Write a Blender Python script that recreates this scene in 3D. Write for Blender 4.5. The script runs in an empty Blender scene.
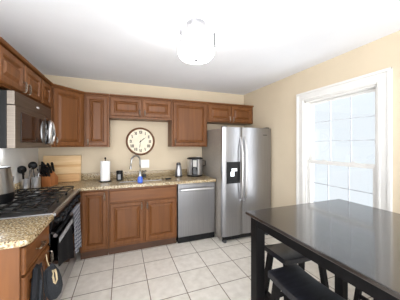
import bpy, bmesh, math, random
from mathutils import Vector, Matrix
PI = math.pi
random.seed(7)
scene = bpy.context.scene
C = scene.collection

# ------------------------------------------------------------------ camera, world, exposure
cam_d = bpy.data.cameras.new('camera')
cam = bpy.data.objects.new('camera', cam_d); C.objects.link(cam)
cam_d.sensor_width = 36.0
cam_d.lens = 36.0 * 203.87 / 400.0
cam_d.shift_y = -(150 - 145.495) / 400.0
cam.location = (0, 0, 1.429)
cam.rotation_euler = (PI / 2, 0, -0.3646)
cam_d.clip_start = 0.05
scene.camera = cam

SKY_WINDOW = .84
SKY_FILL = 4.8
LAMP_EMIT = 12.0
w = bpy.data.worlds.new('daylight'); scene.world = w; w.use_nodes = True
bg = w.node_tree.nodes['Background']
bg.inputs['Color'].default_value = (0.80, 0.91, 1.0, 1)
# pale sky towards the window; added fill, far brighter, behind and below the viewer
_n = w.node_tree.nodes; _l = w.node_tree.links
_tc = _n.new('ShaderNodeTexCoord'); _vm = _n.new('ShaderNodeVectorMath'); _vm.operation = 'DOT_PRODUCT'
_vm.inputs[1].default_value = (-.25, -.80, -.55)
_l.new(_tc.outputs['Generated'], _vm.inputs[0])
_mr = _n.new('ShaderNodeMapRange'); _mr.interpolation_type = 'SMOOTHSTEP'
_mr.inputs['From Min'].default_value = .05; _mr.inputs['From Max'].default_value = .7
_mr.inputs['To Min'].default_value = SKY_WINDOW; _mr.inputs['To Max'].default_value = SKY_FILL
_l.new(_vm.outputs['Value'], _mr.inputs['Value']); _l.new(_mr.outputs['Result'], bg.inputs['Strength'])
_mx = _n.new('ShaderNodeMix'); _mx.data_type = 'RGBA'
_mx.inputs['A'].default_value = (.86, .94, 1.0, 1); _mx.inputs['B'].default_value = (.97, .985, 1.0, 1)
_mf = _n.new('ShaderNodeMapRange'); _mf.inputs['From Min'].default_value = .05; _mf.inputs['From Max'].default_value = .7
_l.new(_vm.outputs['Value'], _mf.inputs['Value']); _l.new(_mf.outputs['Result'], _mx.inputs['Factor'])
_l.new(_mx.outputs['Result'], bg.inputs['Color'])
scene.view_settings.view_transform = 'Standard'
scene.view_settings.look = 'None'
scene.view_settings.gamma = 1
scene.view_settings.exposure = 0.42
scene.view_settings.use_curve_mapping = False

# ------------------------------------------------------------------ materials
def lin(r, g, b):
    f = lambda c: (c / 255 / 12.92) if c / 255 <= .04045 else ((c / 255 + .055) / 1.055) ** 2.4
    return (f(r), f(g), f(b), 1)

def base_mat(name, col, rough=.5, metal=0.0, coat=0.0, spec=.5):
    m = bpy.data.materials.new(name); m.use_nodes = True
    b = m.node_tree.nodes['Principled BSDF']
    b.inputs['Base Color'].default_value = col
    b.inputs['Roughness'].default_value = rough
    b.inputs['Metallic'].default_value = metal
    b.inputs['Coat Weight'].default_value = coat
    b.inputs['Specular IOR Level'].default_value = spec
    return m, m.node_tree, b

def noise_mat(name, c1, c2, scale=(8, 8, 8), rough=.5, metal=0.0, coat=0.0, detail=4, lo=.35, hi=.65, bump=0.0,
              coords='Object', spec=.5, vary=0.0):
    m, t, b = base_mat(name, c1, rough, metal, coat, spec)
    n = t.nodes
    tc = n.new('ShaderNodeTexCoord'); mp = n.new('ShaderNodeMapping'); mp.inputs['Scale'].default_value = scale
    t.links.new(tc.outputs[coords], mp.inputs['Vector'])
    nz = n.new('ShaderNodeTexNoise'); nz.inputs['Scale'].default_value = 1; nz.inputs['Detail'].default_value = detail
    t.links.new(mp.outputs['Vector'], nz.inputs['Vector'])
    cr = n.new('ShaderNodeValToRGB')
    cr.color_ramp.elements[0].position = lo; cr.color_ramp.elements[0].color = c1
    cr.color_ramp.elements[1].position = hi; cr.color_ramp.elements[1].color = c2
    t.links.new(nz.outputs['Fac'], cr.inputs['Fac'])
    out = cr.outputs['Color']
    if vary:
        oi = n.new('ShaderNodeObjectInfo'); hs = n.new('ShaderNodeHueSaturation')
        ma = n.new('ShaderNodeMath'); ma.operation = 'MULTIPLY_ADD'
        ma.inputs[1].default_value = vary; ma.inputs[2].default_value = 1 - vary / 2
        t.links.new(oi.outputs['Random'], ma.inputs[0]); t.links.new(ma.outputs[0], hs.inputs['Value'])
        t.links.new(out, hs.inputs['Color']); out = hs.outputs['Color']
    t.links.new(out, b.inputs['Base Color'])
    if bump:
        bp = n.new('ShaderNodeBump'); bp.inputs['Strength'].default_value = bump; bp.inputs['Distance'].default_value = .002
        t.links.new(nz.outputs['Fac'], bp.inputs['Height']); t.links.new(bp.outputs['Normal'], b.inputs['Normal'])
    return m

M = {}
WD, WL = lin(100, 60, 29), lin(115, 71, 35)
M['wood'] = noise_mat('cherry_wood_vertical', WD, WL, (28, 28, 2.2), .42, spec=.35, vary=.12)
M['woodh'] = noise_mat('cherry_wood_horizontal', WD, WL, (2.2, 28, 28), .42, spec=.35, vary=.12)
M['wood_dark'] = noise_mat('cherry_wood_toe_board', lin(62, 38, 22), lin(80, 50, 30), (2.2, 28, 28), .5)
M['wall'] = noise_mat('cream_wall_paint', lin(202, 187, 163), lin(206, 191, 167), (3, 3, 3), .75, spec=.3)
M['wall_white'] = noise_mat('pale_left_wall', lin(226, 225, 222), lin(232, 231, 228), (3, 3, 3), .6, spec=.3)  # left wall, paler than the cream walls
M['ceiling'] = noise_mat('white_ceiling_paint', lin(233, 235, 240), lin(237, 239, 244), (2, 2, 2), .85, spec=.2)
M['trim'] = noise_mat('white_trim_paint', lin(216, 214, 210), lin(221, 219, 215), (4, 4, 4), .35)
M['grille'] = noise_mat('shaded_white_grille', lin(186, 190, 196), lin(192, 196, 202), (4, 4, 4), .5)  # white bars, their shade against the bright glass put into the grey
M['steel'] = noise_mat('brushed_stainless', lin(160, 160, 162), lin(184, 184, 186), (3, 3, 160), .3, 1.0, detail=2)
M['steelv'] = noise_mat('brushed_stainless_vertical', lin(152, 152, 155), lin(160, 160, 163), (130, 130, 2), .3, 1.0, detail=2)
M['fside'] = noise_mat('grey_fridge_side', lin(150, 143, 134), lin(158, 151, 142), (30, 30, 30), .45, .3)
M['steel_dark'] = noise_mat('dark_stainless', lin(120, 118, 116), lin(140, 138, 136), (3, 60, 3), .3, 1.0)
M['nickel'] = noise_mat('dull_nickel', lin(96, 96, 98), lin(108, 108, 110), (30, 30, 30), .5, .3)
M['steel_tan'] = noise_mat('tan_reflection_stainless', lin(122, 113, 104), lin(138, 129, 120), (3, 3, 120), .45, 1.0, detail=2)  # tan of the reflected floor and cabinets put into the steel colour
M['chrome'] = base_mat('polished_chrome', lin(215, 215, 218), .12, 1.0)[0]
M['satin'] = base_mat('satin_steel', lin(222, 222, 224), .32, 1.0)[0]
M['pewter'] = noise_mat('pewter_metal', lin(130, 122, 112), lin(180, 172, 160), (60, 60, 60), .35, 1.0)
M['black'] = noise_mat('black_enamel', lin(12, 12, 13), lin(17, 17, 18), (20, 20, 20), .3, spec=.25)
M['iron'] = noise_mat('black_cast_iron', lin(22, 21, 21), lin(34, 33, 32), (90, 90, 90), .4, bump=.2, spec=.15)
M['bglass'] = base_mat('dark_oven_glass', lin(16, 15, 15), .06, 0, coat=.4)[0]
M['plastic'] = noise_mat('black_plastic', lin(18, 18, 20), lin(25, 25, 27), (40, 40, 40), .4, spec=.25)
M['darkgrey'] = noise_mat('dark_grey_plastic', lin(60, 60, 62), lin(70, 70, 72), (40, 40, 40), .4)
M['white'] = noise_mat('white_plastic', lin(238, 236, 230), lin(243, 241, 236), (10, 10, 10), .4)
M['paper'] = noise_mat('white_paper', lin(240, 240, 238), lin(247, 247, 245), (60, 60, 60), .9, bump=.4)
M['blue'] = noise_mat('blue_plastic', lin(58, 92, 200), lin(76, 116, 220), (30, 30, 30), .3)
M['board'] = noise_mat('pale_maple', lin(214, 178, 128), lin(228, 196, 150), (3, 30, 30), .5)
M['board2'] = noise_mat('tan_bamboo', lin(186, 140, 88), lin(206, 162, 108), (3, 40, 40), .5)
M['block'] = noise_mat('orange_wood', lin(150, 90, 48), lin(172, 108, 62), (30, 30, 4), .45)
M['block_dark'] = noise_mat('brown_wood', lin(118, 74, 44), lin(140, 90, 56), (30, 30, 4), .45)
M['table'] = noise_mat('black_brown_tabletop', lin(26, 22, 20), lin(46, 40, 37), (60, 5, 30), .25, coat=.8, bump=.02, spec=.5)
M['tableleg'] = noise_mat('black_painted_wood', lin(12, 11, 12), lin(18, 17, 18), (30, 30, 3), .45, spec=.12)
M['seat'] = noise_mat('worn_black_wood', lin(18, 18, 22), lin(32, 33, 39), (60, 8, 30), .34, bump=.2, spec=.3)
M['bluecloth'] = noise_mat('dark_navy_weave', lin(20, 22, 30), lin(40, 44, 58), (160, 160, 160), .8, bump=.5)
M['cloth'] = noise_mat('black_terry_cloth', lin(13, 14, 18), lin(22, 24, 30), (160, 160, 160), .95, bump=.6)
M['mitt'] = noise_mat('charcoal_quilted_cloth', lin(24, 26, 31), lin(38, 41, 47), (110, 110, 110), .9, bump=.5)
M['beige'] = noise_mat('beige_cloth', lin(176, 156, 124), lin(192, 174, 140), (120, 120, 120), .9)
M['band'] = noise_mat('pale_grey_band', lin(196, 196, 200), lin(216, 216, 220), (100, 100, 100), .8)
M['clockwood'] = noise_mat('dark_clock_wood', lin(92, 60, 40), lin(120, 82, 56), (30, 30, 30), .4)
M['clockface'] = noise_mat('ivory_clock_face', lin(226, 216, 192), lin(236, 227, 206), (14, 14, 14), .6)
M['ink'] = base_mat('dark_ink', lin(58, 46, 40), .6)[0]
M['grout_strip'] = noise_mat('rubber_dark', lin(20, 20, 20), lin(28, 28, 28), (20, 20, 20), .7)

M['table'].node_tree.nodes['Principled BSDF'].inputs['Coat Roughness'].default_value = .09
# granite
m, t, b = base_mat('speckled_tan_granite', (1, 1, 1, 1), .26, 0, coat=.05); M['granite'] = m
n = t.nodes; tc = n.new('ShaderNodeTexCoord')
v1 = n.new('ShaderNodeTexVoronoi'); v1.inputs['Scale'].default_value = 130
n1 = n.new('ShaderNodeTexNoise'); n1.inputs['Scale'].default_value = 80; n1.inputs['Detail'].default_value = 6
n2 = n.new('ShaderNodeTexNoise'); n2.inputs['Scale'].default_value = 12; n2.inputs['Detail'].default_value = 3
for x in (v1, n1, n2): t.links.new(tc.outputs['Object'], x.inputs['Vector'])
cr = n.new('ShaderNodeValToRGB'); e = cr.color_ramp.elements
e[0].position = .34; e[0].color = lin(96, 76, 54); e[1].position = .66; e[1].color = lin(204, 194, 174)
for p_, c_ in ((.41, lin(134, 110, 76)), (.5, lin(164, 143, 106)), (.57, lin(180, 164, 132))):
    x = e.new(p_); x.color = c_
t.links.new(n1.outputs['Fac'], cr.inputs['Fac'])
sp = n.new('ShaderNodeSeparateColor'); t.links.new(v1.outputs['Color'], sp.inputs['Color'])
lt = n.new('ShaderNodeMath'); lt.operation = 'GREATER_THAN'; lt.inputs[1].default_value = .93
t.links.new(sp.outputs['Red'], lt.inputs[0])
mx = n.new('ShaderNodeMix'); mx.data_type = 'RGBA'; mx.inputs['B'].default_value = lin(62, 50, 42)
t.links.new(lt.outputs[0], mx.inputs['Factor']); t.links.new(cr.outputs['Color'], mx.inputs['A'])
mx2 = n.new('ShaderNodeMix'); mx2.data_type = 'RGBA'; mx2.blend_type = 'MULTIPLY'; mx2.inputs['Factor'].default_value = .25
t.links.new(mx.outputs['Result'], mx2.inputs['A']); t.links.new(n2.outputs['Color'], mx2.inputs['B'])
t.links.new(mx.outputs['Result'], b.inputs['Base Color'])

# floor tile: square tiles .344 x .3345, grout lines through (.248, 2.56)
m, t, b = base_mat('beige_floor_tile', (1, 1, 1, 1), .3); M['tile'] = m
n = t.nodes; tc = n.new('ShaderNodeTexCoord'); mp = n.new('ShaderNodeMapping')
mp.inputs['Location'].default_value = (-.248 + .344 * 20, -2.559 + .3345 * 20, 0)
t.links.new(tc.outputs['Object'], mp.inputs['Vector'])
bt = n.new('ShaderNodeTexBrick'); bt.offset = 0; bt.squash = 1
bt.inputs['Scale'].default_value = 1; bt.inputs['Brick Width'].default_value = .344; bt.inputs['Row Height'].default_value = .3345
bt.inputs['Mortar Size'].default_value = .0045; bt.inputs['Mortar Smooth'].default_value = .15
bt.inputs['Color1'].default_value = lin(230, 224, 214); bt.inputs['Color2'].default_value = lin(235, 229, 220)
bt.inputs['Mortar'].default_value = lin(128, 112, 96)
t.links.new(mp.outputs['Vector'], bt.inputs['Vector'])
nz = n.new('ShaderNodeTexNoise'); nz.inputs['Scale'].default_value = 14; nz.inputs['Detail'].default_value = 6
t.links.new(tc.outputs['Object'], nz.inputs['Vector'])
cr = n.new('ShaderNodeValToRGB'); cr.color_ramp.elements[0].position = .3; cr.color_ramp.elements[0].color = (.86, .85, .83, 1)
cr.color_ramp.elements[1].position = .65; cr.color_ramp.elements[1].color = (1, 1, 1, 1)
t.links.new(nz.outputs['Fac'], cr.inputs['Fac'])
mx = n.new('ShaderNodeMix'); mx.data_type = 'RGBA'; mx.blend_type = 'MULTIPLY'; mx.inputs['Factor'].default_value = 1
t.links.new(bt.outputs['Color'], mx.inputs['A']); t.links.new(cr.outputs['Color'], mx.inputs['B'])
t.links.new(mx.outputs['Result'], b.inputs['Base Color'])
bp = n.new('ShaderNodeBump'); bp.inputs['Strength'].default_value = .5; bp.inputs['Distance'].default_value = .003; bp.invert = True
t.links.new(bt.outputs['Fac'], bp.inputs['Height']); t.links.new(bp.outputs['Normal'], b.inputs['Normal'])

# patterned towel (lattice)
m, t, b = base_mat('grey_lattice_towel', (1, 1, 1, 1), .9); M['lattice'] = m
n = t.nodes; tc = n.new('ShaderNodeTexCoord'); mp = n.new('ShaderNodeMapping')
mp.inputs['Rotation'].default_value = (PI / 4, 0, 0); t.links.new(tc.outputs['Object'], mp.inputs['Vector'])
ck = n.new('ShaderNodeTexChecker'); ck.inputs['Scale'].default_value = 34
ck.inputs['Color1'].default_value = lin(104, 112, 134); ck.inputs['Color2'].default_value = lin(214, 216, 224)
t.links.new(mp.outputs['Vector'], ck.inputs['Vector']); t.links.new(ck.outputs['Color'], b.inputs['Base Color'])

# window glass: clear sheet with a weak reflection
m = bpy.data.materials.new('window_glass'); m.use_nodes = True; t = m.node_tree; n = t.nodes; n.clear(); M['glass'] = m
o_ = n.new('ShaderNodeOutputMaterial'); tr = n.new('ShaderNodeBsdfTransparent'); gl = n.new('ShaderNodeBsdfGlossy')
gl.inputs['Roughness'].default_value = .02; mi = n.new('ShaderNodeMixShader'); mi.inputs[0].default_value = .06
t.links.new(tr.outputs[0], mi.inputs[1]); t.links.new(gl.outputs[0], mi.inputs[2]); t.links.new(mi.outputs[0], o_.inputs[0])

# lamp shade glows
m, t, b = base_mat('glowing_frosted_glass', lin(250, 248, 242), .5)
b.inputs['Emission Color'].default_value = (1, .98, .955, 1); b.inputs['Emission Strength'].default_value = LAMP_EMIT
M['shade'] = m
m, t, b = base_mat('glowing_white_plastic', lin(240, 244, 250), .3)  # white plastic given a weak added glow, for chute and paddle
b.inputs['Emission Color'].default_value = (.9, .95, 1, 1); b.inputs['Emission Strength'].default_value = .3
M['lit'] = m
m, t, b = base_mat('cooktop_lamp_lens', lin(250, 250, 250), .4)
b.inputs['Emission Color'].default_value = (.95, .97, 1, 1); b.inputs['Emission Strength'].default_value = 26.0
M['cooklamp'] = m

# ------------------------------------------------------------------ mesh helpers
def box(bm, x0, x1, y0, y1, z0, z1, bev=0.0, seg=2):
    vs = [bm.verts.new((x, y, z)) for x in (x0, x1) for y in (y0, y1) for z in (z0, z1)]
    fs = [(0, 1, 3, 2), (4, 6, 7, 5), (0, 4, 5, 1), (2, 3, 7, 6), (0, 2, 6, 4), (1, 5, 7, 3)]
    faces = [bm.faces.new([vs[i] for i in f]) for f in fs]
    if bev:
        es = list({e for f in faces for e in f.edges})
        bmesh.ops.bevel(bm, geom=es, offset=bev, segments=seg, profile=.5, affect='EDGES')
    return bm

def frame_of(d):
    d = d.normalized(); u = Vector((0, 0, 1)) if abs(d.z) < .9 else Vector((1, 0, 0))
    a = d.cross(u).normalized(); return a, a.cross(d).normalized()

def tube(bm, pts, r, seg=8, closed=False):
    pts = [Vector(p) for p in pts]; rings = []; N = len(pts)
    rr = r if isinstance(r, (list, tuple)) else [r] * N
    a0 = None
    for i, p in enumerate(pts):
        if closed: d = pts[(i + 1) % N] - pts[i - 1]
        else: d = pts[min(i + 1, N - 1)] - pts[max(i - 1, 0)]
        a, b_ = frame_of(d)
        if a0 is not None:
            dn = d.normalized(); a = (a0 - dn * a0.dot(dn)).normalized(); b_ = dn.cross(a)
        a0 = a
        rings.append([bm.verts.new(p + (a * math.cos(k * 2 * PI / seg) + b_ * math.sin(k * 2 * PI / seg)) * rr[i]) for k in range(seg)])
    for i in range(N if closed else N - 1):
        A, B = rings[i], rings[(i + 1) % N]
        for k in range(seg): bm.faces.new((A[k], A[(k + 1) % seg], B[(k + 1) % seg], B[k]))
    if not closed:
        bm.faces.new(rings[0][::-1]); bm.faces.new(rings[-1])
    return bm

def lathe(bm, prof, c=(0, 0, 0), seg=28, axis='Z'):
    """prof: list of (radius, height)"""
    rings = []
    for r, h in prof:
        ring = []
        for k in range(seg):
            a = 2 * PI * k / seg
            v = {'Z': (r * math.cos(a), r * math.sin(a), h), 'Y': (r * math.cos(a), h, r * math.sin(a)),
                 'X': (h, r * math.cos(a), r * math.sin(a))}[axis]
            ring.append(bm.verts.new((c[0] + v[0], c[1] + v[1], c[2] + v[2])))
        rings.append(ring)
    for A, B in zip(rings, rings[1:]):
        for k in range(seg): bm.faces.new((A[k], A[(k + 1) % seg], B[(k + 1) % seg], B[k]))
    bm.faces.new(rings[0][::-1]); bm.faces.new(rings[-1])
    return bm

def prism(bm, poly, z0, z1, axis='Z', bev=0.0):
    """extrude a 2D polygon. axis Z: (x,y); axis X: (y,z); axis Y: (x,z)"""
    def P(p, h): return {'Z': (p[0], p[1], h), 'X': (h, p[0], p[1]), 'Y': (p[0], h, p[1])}[axis]
    A = [bm.verts.new(P(p, z0)) for p in poly]; B = [bm.verts.new(P(p, z1)) for p in poly]; N = len(poly)
    fs = [bm.faces.new(A[::-1]), bm.faces.new(B)]
    for k in range(N): fs.append(bm.faces.new((A[k], A[(k + 1) % N], B[(k + 1) % N], B[k])))
    if bev:
        bmesh.ops.bevel(bm, geom=list({e for f in fs for e in f.edges}), offset=bev, segments=2, profile=.5, affect='EDGES')
    return bm

def BM(): return bmesh.new()

def obj(name, bm, mat, parent=None, loc=(0, 0, 0), rot=(0, 0, 0), smooth=True):
    bmesh.ops.recalc_face_normals(bm, faces=bm.faces)
    me = bpy.data.meshes.new(name); bm.to_mesh(me); bm.free()
    me.materials.append(M[mat] if isinstance(mat, str) else mat)
    if smooth:
        for p in me.polygons: p.use_smooth = True
        me.set_sharp_from_angle(angle=math.radians(35))
    o = bpy.data.objects.new(name, me); C.objects.link(o)
    o.location = loc; o.rotation_euler = rot
    if parent: o.parent = parent
    return o

def tag(o, label, cat, group=None):
    o['label'] = label; o['category'] = cat
    if group: o['group'] = group
    return o

def thing(name, label, cat, loc=(0, 0, 0), rotz=0, group=None):
    o = bpy.data.objects.new(name, None); C.objects.link(o)
    o.empty_display_size = .05
    o.location = loc; o.rotation_euler = (0, 0, rotz)
    return tag(o, label, cat, group)

def struct(name, bm, mat, parent=None):
    o = obj(name, bm, mat, parent, smooth=False)
    o['kind'] = 'structure'
    return o

def dup(root, loc, rotz, label):
    r = root.copy(); C.objects.link(r); r.location = loc; r.rotation_euler = (0, 0, rotz); r['label'] = label
    for ch in root.children:
        c = ch.copy(); C.objects.link(c); c.parent = r
        for g in ch.children:
            d = g.copy(); C.objects.link(d); d.parent = c
    return r

# ------------------------------------------------------------------ room
XL, XR, YW, HC = -1.10, 2.2635, 3.484, 2.434
struct('floor', box(BM(), -3.0, XR + .15, -1.3, YW + .12, -.1, 0), 'tile')
struct('ceiling', box(BM(), -3.0, XR + .15, -1.9, YW + .12, HC, HC + .1), 'ceiling')
struct('wall_back', box(BM(), XL - .12, XR + .15, YW, YW + .12, 0, HC), 'wall')
struct('wall_left', box(BM(), XL - .12, XL, 1.0, YW, 0, HC), 'wall_white')
WY0, WY1, WZ0, WZ1 = 1.205, 2.033, .40, 2.012
bm = BM()
box(bm, XR, XR + .15, -1.3, WY0, 0, HC); box(bm, XR, XR + .15, WY1, YW, 0, HC)
box(bm, XR, XR + .15, WY0, WY1, 0, WZ0); box(bm, XR, XR + .15, WY0, WY1, WZ1, HC)
struct('wall_right', bm, 'wall')
bm = BM(); box(bm, XR - .014, XR, -1.3, 2.60, 0, .09, .003); struct('baseboard_right', bm, 'trim')

# window
win = bpy.data.objects.new('window_1', None); C.objects.link(win); win['kind'] = 'structure'
win.location = (XR, (WY0 + WY1) / 2, WZ0)
hw = (WY1 - WY0) / 2; hh = WZ1 - WZ0; cw = .116
def casing(bm, y0, y1, z0, z1, vertical, outer):
    box(bm, -.018, 0, y0, y1, z0, z1, .002)
bm = BM()   # casing with raised back band
for s in (-1, 1):
    a, b_ = sorted((s * hw, s * (hw + cw)))
    box(bm, -.018, 0, a, b_, -.02, hh + cw, .003)
    a, b_ = sorted((s * (hw + cw - .028), s * (hw + cw)))
    box(bm, -.030, -.015, a, b_, -.02, hh + cw, .003)
    a, b_ = sorted((s * (hw + .012), s * (hw + .030)))
    box(bm, -.024, -.015, a, b_, -.02, hh + .03, .003)
box(bm, -.0182, 0, -hw, hw, hh, hh + cw, .003)
box(bm, -.0302, -.015, -hw - cw, hw + cw, hh + cw - .028, hh + cw, .003)
box(bm, -.0242, -.015, -hw - .03, hw + .03, hh + .012, hh + .030, .003)
struct('casing', bm, 'trim', win)
bm = BM(); box(bm, -.06, .12, -hw - cw - .02, hw + cw + .02, -.05, -.022, .005); box(bm, -.016, 0, -hw - cw, hw + cw, -.14, -.05, .003)
struct('window_sill', bm, 'trim', win)
bm = BM()
for s in (-1, 1):
    a, b_ = sorted((s * (hw - .016), s * hw)); box(bm, 0, .148, a, b_, -.02, hh)
box(bm, 0, .148, -hw, hw, hh - .018, hh); box(bm, .0, .148, -hw, hw, -.022, .0)
struct('jamb', bm, 'trim', win)
def sash(name, x, z0, z1, rows, top_rail, bot_rail):
    t_ = .034; st = .042; y0, y1 = -hw + .017, hw - .017
    bm = BM()
    box(bm, x, x + t_, y0, y0 + st, z0, z1, .003); box(bm, x, x + t_, y1 - st, y1, z0, z1, .003)
    box(bm, x + .0005, x + t_, y0 + st, y1 - st, z0, z0 + bot_rail, .003); box(bm, x + .0005, x + t_, y0 + st, y1 - st, z1 - top_rail, z1, .003)
    bg2 = BM(); gy0, gy1, gz0, gz1 = y0 + st, y1 - st, z0 + bot_rail, z1 - top_rail
    for k in (1, 2):
        y = gy0 + (gy1 - gy0) * k / 3; box(bg2, x + .010, x + .024, y - .0042, y + .0042, gz0, gz1)
    for k in range(1, rows):
        z = gz0 + (gz1 - gz0) * k / rows; box(bg2, x + .0105, x + .0245, gy0, gy1, z - .0042, z + .0042)
    s_ = struct(name, bm, 'trim', win)
    struct('grille', bg2, 'grille', s_)
    bm = BM(); box(bm, x + .015, x + .019, gy0 - .005, gy1 + .005, gz0 - .005, gz1 + .005)
    struct('pane', bm, 'glass', s_)
    return s_, x, gy0, gy1, z0, z1
MZ = 1.222 - WZ0
sash('upper_sash', .068, MZ - .020, hh - .019, 3, .026, .040)
ls = sash('lower_sash', .030, .001, MZ + .018, 3, .042, .06)
for y in (-.17, .17):
    bm = BM(); box(bm, .034, .062, y - .03, y + .03, MZ + .018, MZ + .026, .002); tube(bm, [(.036, y - .012, MZ + .030), (.05, y + .022, MZ + .032)], .005)
    struct('sash_lock', bm, 'trim', win)

# ------------------------------------------------------------------ cabinets
def rings_mesh(bm, w, h, prof, y_front=0.0, cap_back=True):
    """concentric rectangles in the XZ plane, prof = (inset, depth towards -Y)"""
    loops = []
    for ins, d in prof:
        loops.append([bm.verts.new(p) for p in ((ins, y_front - d, ins), (w - ins, y_front - d, ins), (w - ins, y_front - d, h - ins), (ins, y_front - d, h - ins))])
    for A, B in zip(loops, loops[1:]):
        for k in range(4): bm.faces.new((A[k], A[(k + 1) % 4], B[(k + 1) % 4], B[k]))
    if cap_back: bm.faces.new(loops[0][::-1])
    bm.faces.new(loops[-1])
    return bm

def pull(parent, x, z, y=-.02, vertical=True, L=.085, name='pull'):
    """small birdcage pull standing off the door"""
    bm = BM(); st = .024
    def P(u, v, o):   # along, across, off
        return (x + v, y - o, z + u) if vertical else (x + u, y - o, z + v)
    for e in (-1, 1):
        tube(bm, [P(e * L / 2, 0, 0), P(e * L / 2, 0, st * .7), P(e * L * .42, 0, st)], [.0065, .005, .0055])
    for k in range(4):
        a = k * PI / 2 + PI / 4
        pts = []
        for i in range(9):
            t_ = i / 8; bul = math.sin(PI * t_) * .006 + .002; tw = a + t_ * PI
            pts.append(P((t_ - .5) * L * .86, math.cos(tw) * bul, st + math.sin(tw) * bul))
        tube(bm, pts, .0028, 6)
    return obj(name, bm, 'pewter', parent)

def raised_door(parent, x0, x1, z0, z1, handle=None, T=.022, grain='wood', name='door', mat=None, fw=.055):
    w_, h_ = x1 - x0, z1 - z0
    bm = rings_mesh(BM(), w_, h_, [(0, 0), (0, T - .007), (.008, T), (fw - .012, T), (fw - .009, T - .003), (fw - .005, T - .003), (fw + .004, T - .017)])
    d = obj(name, bm, grain, parent, (x0, 0, z0), smooth=False)
    g = fw + .004
    bm = rings_mesh(BM(), w_ - 2 * g, h_ - 2 * g, [(0, .0005), (0, .0015), (.007, .0015), (.030, .0170), (.033, .0170), (.035, .0160)])
    obj('raised_panel', bm, grain, d, (g, -T + .0178, g), smooth=False)
    if handle:
        hx, hz, vert = handle
        pull(d, hx - x0, hz - z0, -T, vert)
    return d

def wall_cab(name, label, cat, loc, rotz, w_, d_, h_, doors, group='cherry wall cabinets', crown=True):
    c = thing(name, label, cat, loc, rotz, group)
    obj('body', box(BM(), 0.001, w_ - .001, 0, d_, 0, h_, .002), 'wood', c, smooth=False)
    if crown:
        bm = BM(); prism(bm, [(.004, h_), (-.022, h_), (-.030, h_ + .010), (-.034, h_ + .022), (.004, h_ + .022)], .001, w_ - .001, 'X')
        obj('crown_strip', bm, 'woodh', c, smooth=False)
    for dd in doors: raised_door(c, *dd)
    return c

UZ, UT = 1.408, 2.138          # underside and top of the tall wall cabinets
UH = UT - UZ
FX = -.795                     # carcass front of left wall cabinets (door adds .02)
FY = 3.18
DL = FX - XL - .002
DB = YW - FY - .002
# left wall, above the microwave: local x runs along +Y
wall_cab('wall_cabinet', 'short cherry two-door cabinet directly above the microwave', 'cabinet', (FX, 1.76, 1.855), PI / 2, .79, DL, UT - 1.855,
         [(.012, .388, .015, UT - 1.855 - .02, (.355, .06, True)), (.402, .778, .015, UT - 1.855 - .02, (.435, .06, True))])
wall_cab('wall_cabinet', 'small cherry one-door cabinet between the cabinet over the microwave and the corner cabinet', 'cabinet', (FX, 2.55, 1.855), PI / 2, .315, DL, UT - 1.855,
         [(.014, .301, .015, UT - 1.855 - .02, None)])
# diagonal corner cabinet
cx0, cy0 = FX, 2.870
cx1, cy1 = -.488, FY
cc = thing('corner_cabinet', 'diagonal cherry corner wall cabinet with one wide door', 'cabinet', (cx0, cy0, UZ), 0, 'cherry wall cabinets')
bm = BM()
prism(bm, [(0, 0), (cx1 - cx0, cy1 - cy0), (cx1 - cx0, YW - .002 - cy0), (XL + .002 - cx0, YW - .002 - cy0), (XL + .002 - cx0, 0)], 0, UH, 'Z')
obj('body', bm, 'wood', cc, smooth=False)
ang = math.atan2(cy1 - cy0, cx1 - cx0); dlen = math.hypot(cx1 - cx0, cy1 - cy0)
hold = bpy.data.objects.new('front', None)
dd = raised_door(cc, .03, dlen - .03, .018, UH - .02)
dd.location = (.03 * math.cos(ang), .03 * math.sin(ang), .018); dd.rotation_euler = (0, 0, ang)
pull(dd, .028, .06)
bm = BM(); prism(bm, [(.004, UH), (-.022, UH), (-.030, UH + .010), (-.034, UH + .022), (.004, UH + .022)], .0, dlen, 'X')
obj('crown_strip', bm, 'woodh', cc, rot=(0, 0, ang), smooth=False)
# back wall
wall_cab('wall_cabinet', 'narrow cherry one-door wall cabinet right of the diagonal corner cabinet', 'cabinet', (-.486, FY, UZ), 0, .312, DB, UH,
         [(.02, .292, .018, UH - .02, (.05, .065, True))])
sz = 1.828
wall_cab('wall_cabinet', 'short wide cherry two-door cabinet above the wall clock and sink', 'cabinet', (-.172, FY, sz), 0, .904, DB, UT - sz,
         [(.018, .444, .030, UT - sz - .02, (.414, .085, True)), (.460, .886, .030, UT - sz - .02, (.490, .085, True))])
wall_cab('wall_cabinet', 'tall cherry one-door wall cabinet above the dishwasher and coffee maker', 'cabinet', (.734, FY, UZ), 0, .610, DB, UH,
         [(.02, .590, .018, UH - .02, (.048, .07, True))])
fz = 1.830
wall_cab('wall_cabinet', 'short cherry two-door cabinet above the refrigerator', 'cabinet', (1.346, FY, fz), 0, XR - 1.346 - .003, DB, UT - fz,
         [(.02, .445, .015, UT - fz - .02, (.418, .06, True)), (.460, .885, .015, UT - fz - .02, (.487, .06, True))])

def base_body(parent, w_, d_, h_=.873, toe=.10):
    bm = BM(); box(bm, .001, w_ - .001, 0, d_, toe, h_, .002)
    obj('body', bm, 'wood', parent, smooth=False)
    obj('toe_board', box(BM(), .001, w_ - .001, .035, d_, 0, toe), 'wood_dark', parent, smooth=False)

BFY = 2.878
bc = thing('base_cabinet', 'narrow cherry base cabinet with one tall door beside the range', 'cabinet', (-.487, BFY, 0), 0, 'cherry base cabinets')
base_body(bc, .318, YW - BFY - .004); raised_door(bc, .022, .300, .125, .850, (.278, .78, True), fw=.05)
sk = thing('base_cabinet', 'wide cherry sink base cabinet with two doors under a false drawer front', 'cabinet', (-.167, BFY, 0), 0, 'cherry base cabinets')
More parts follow.
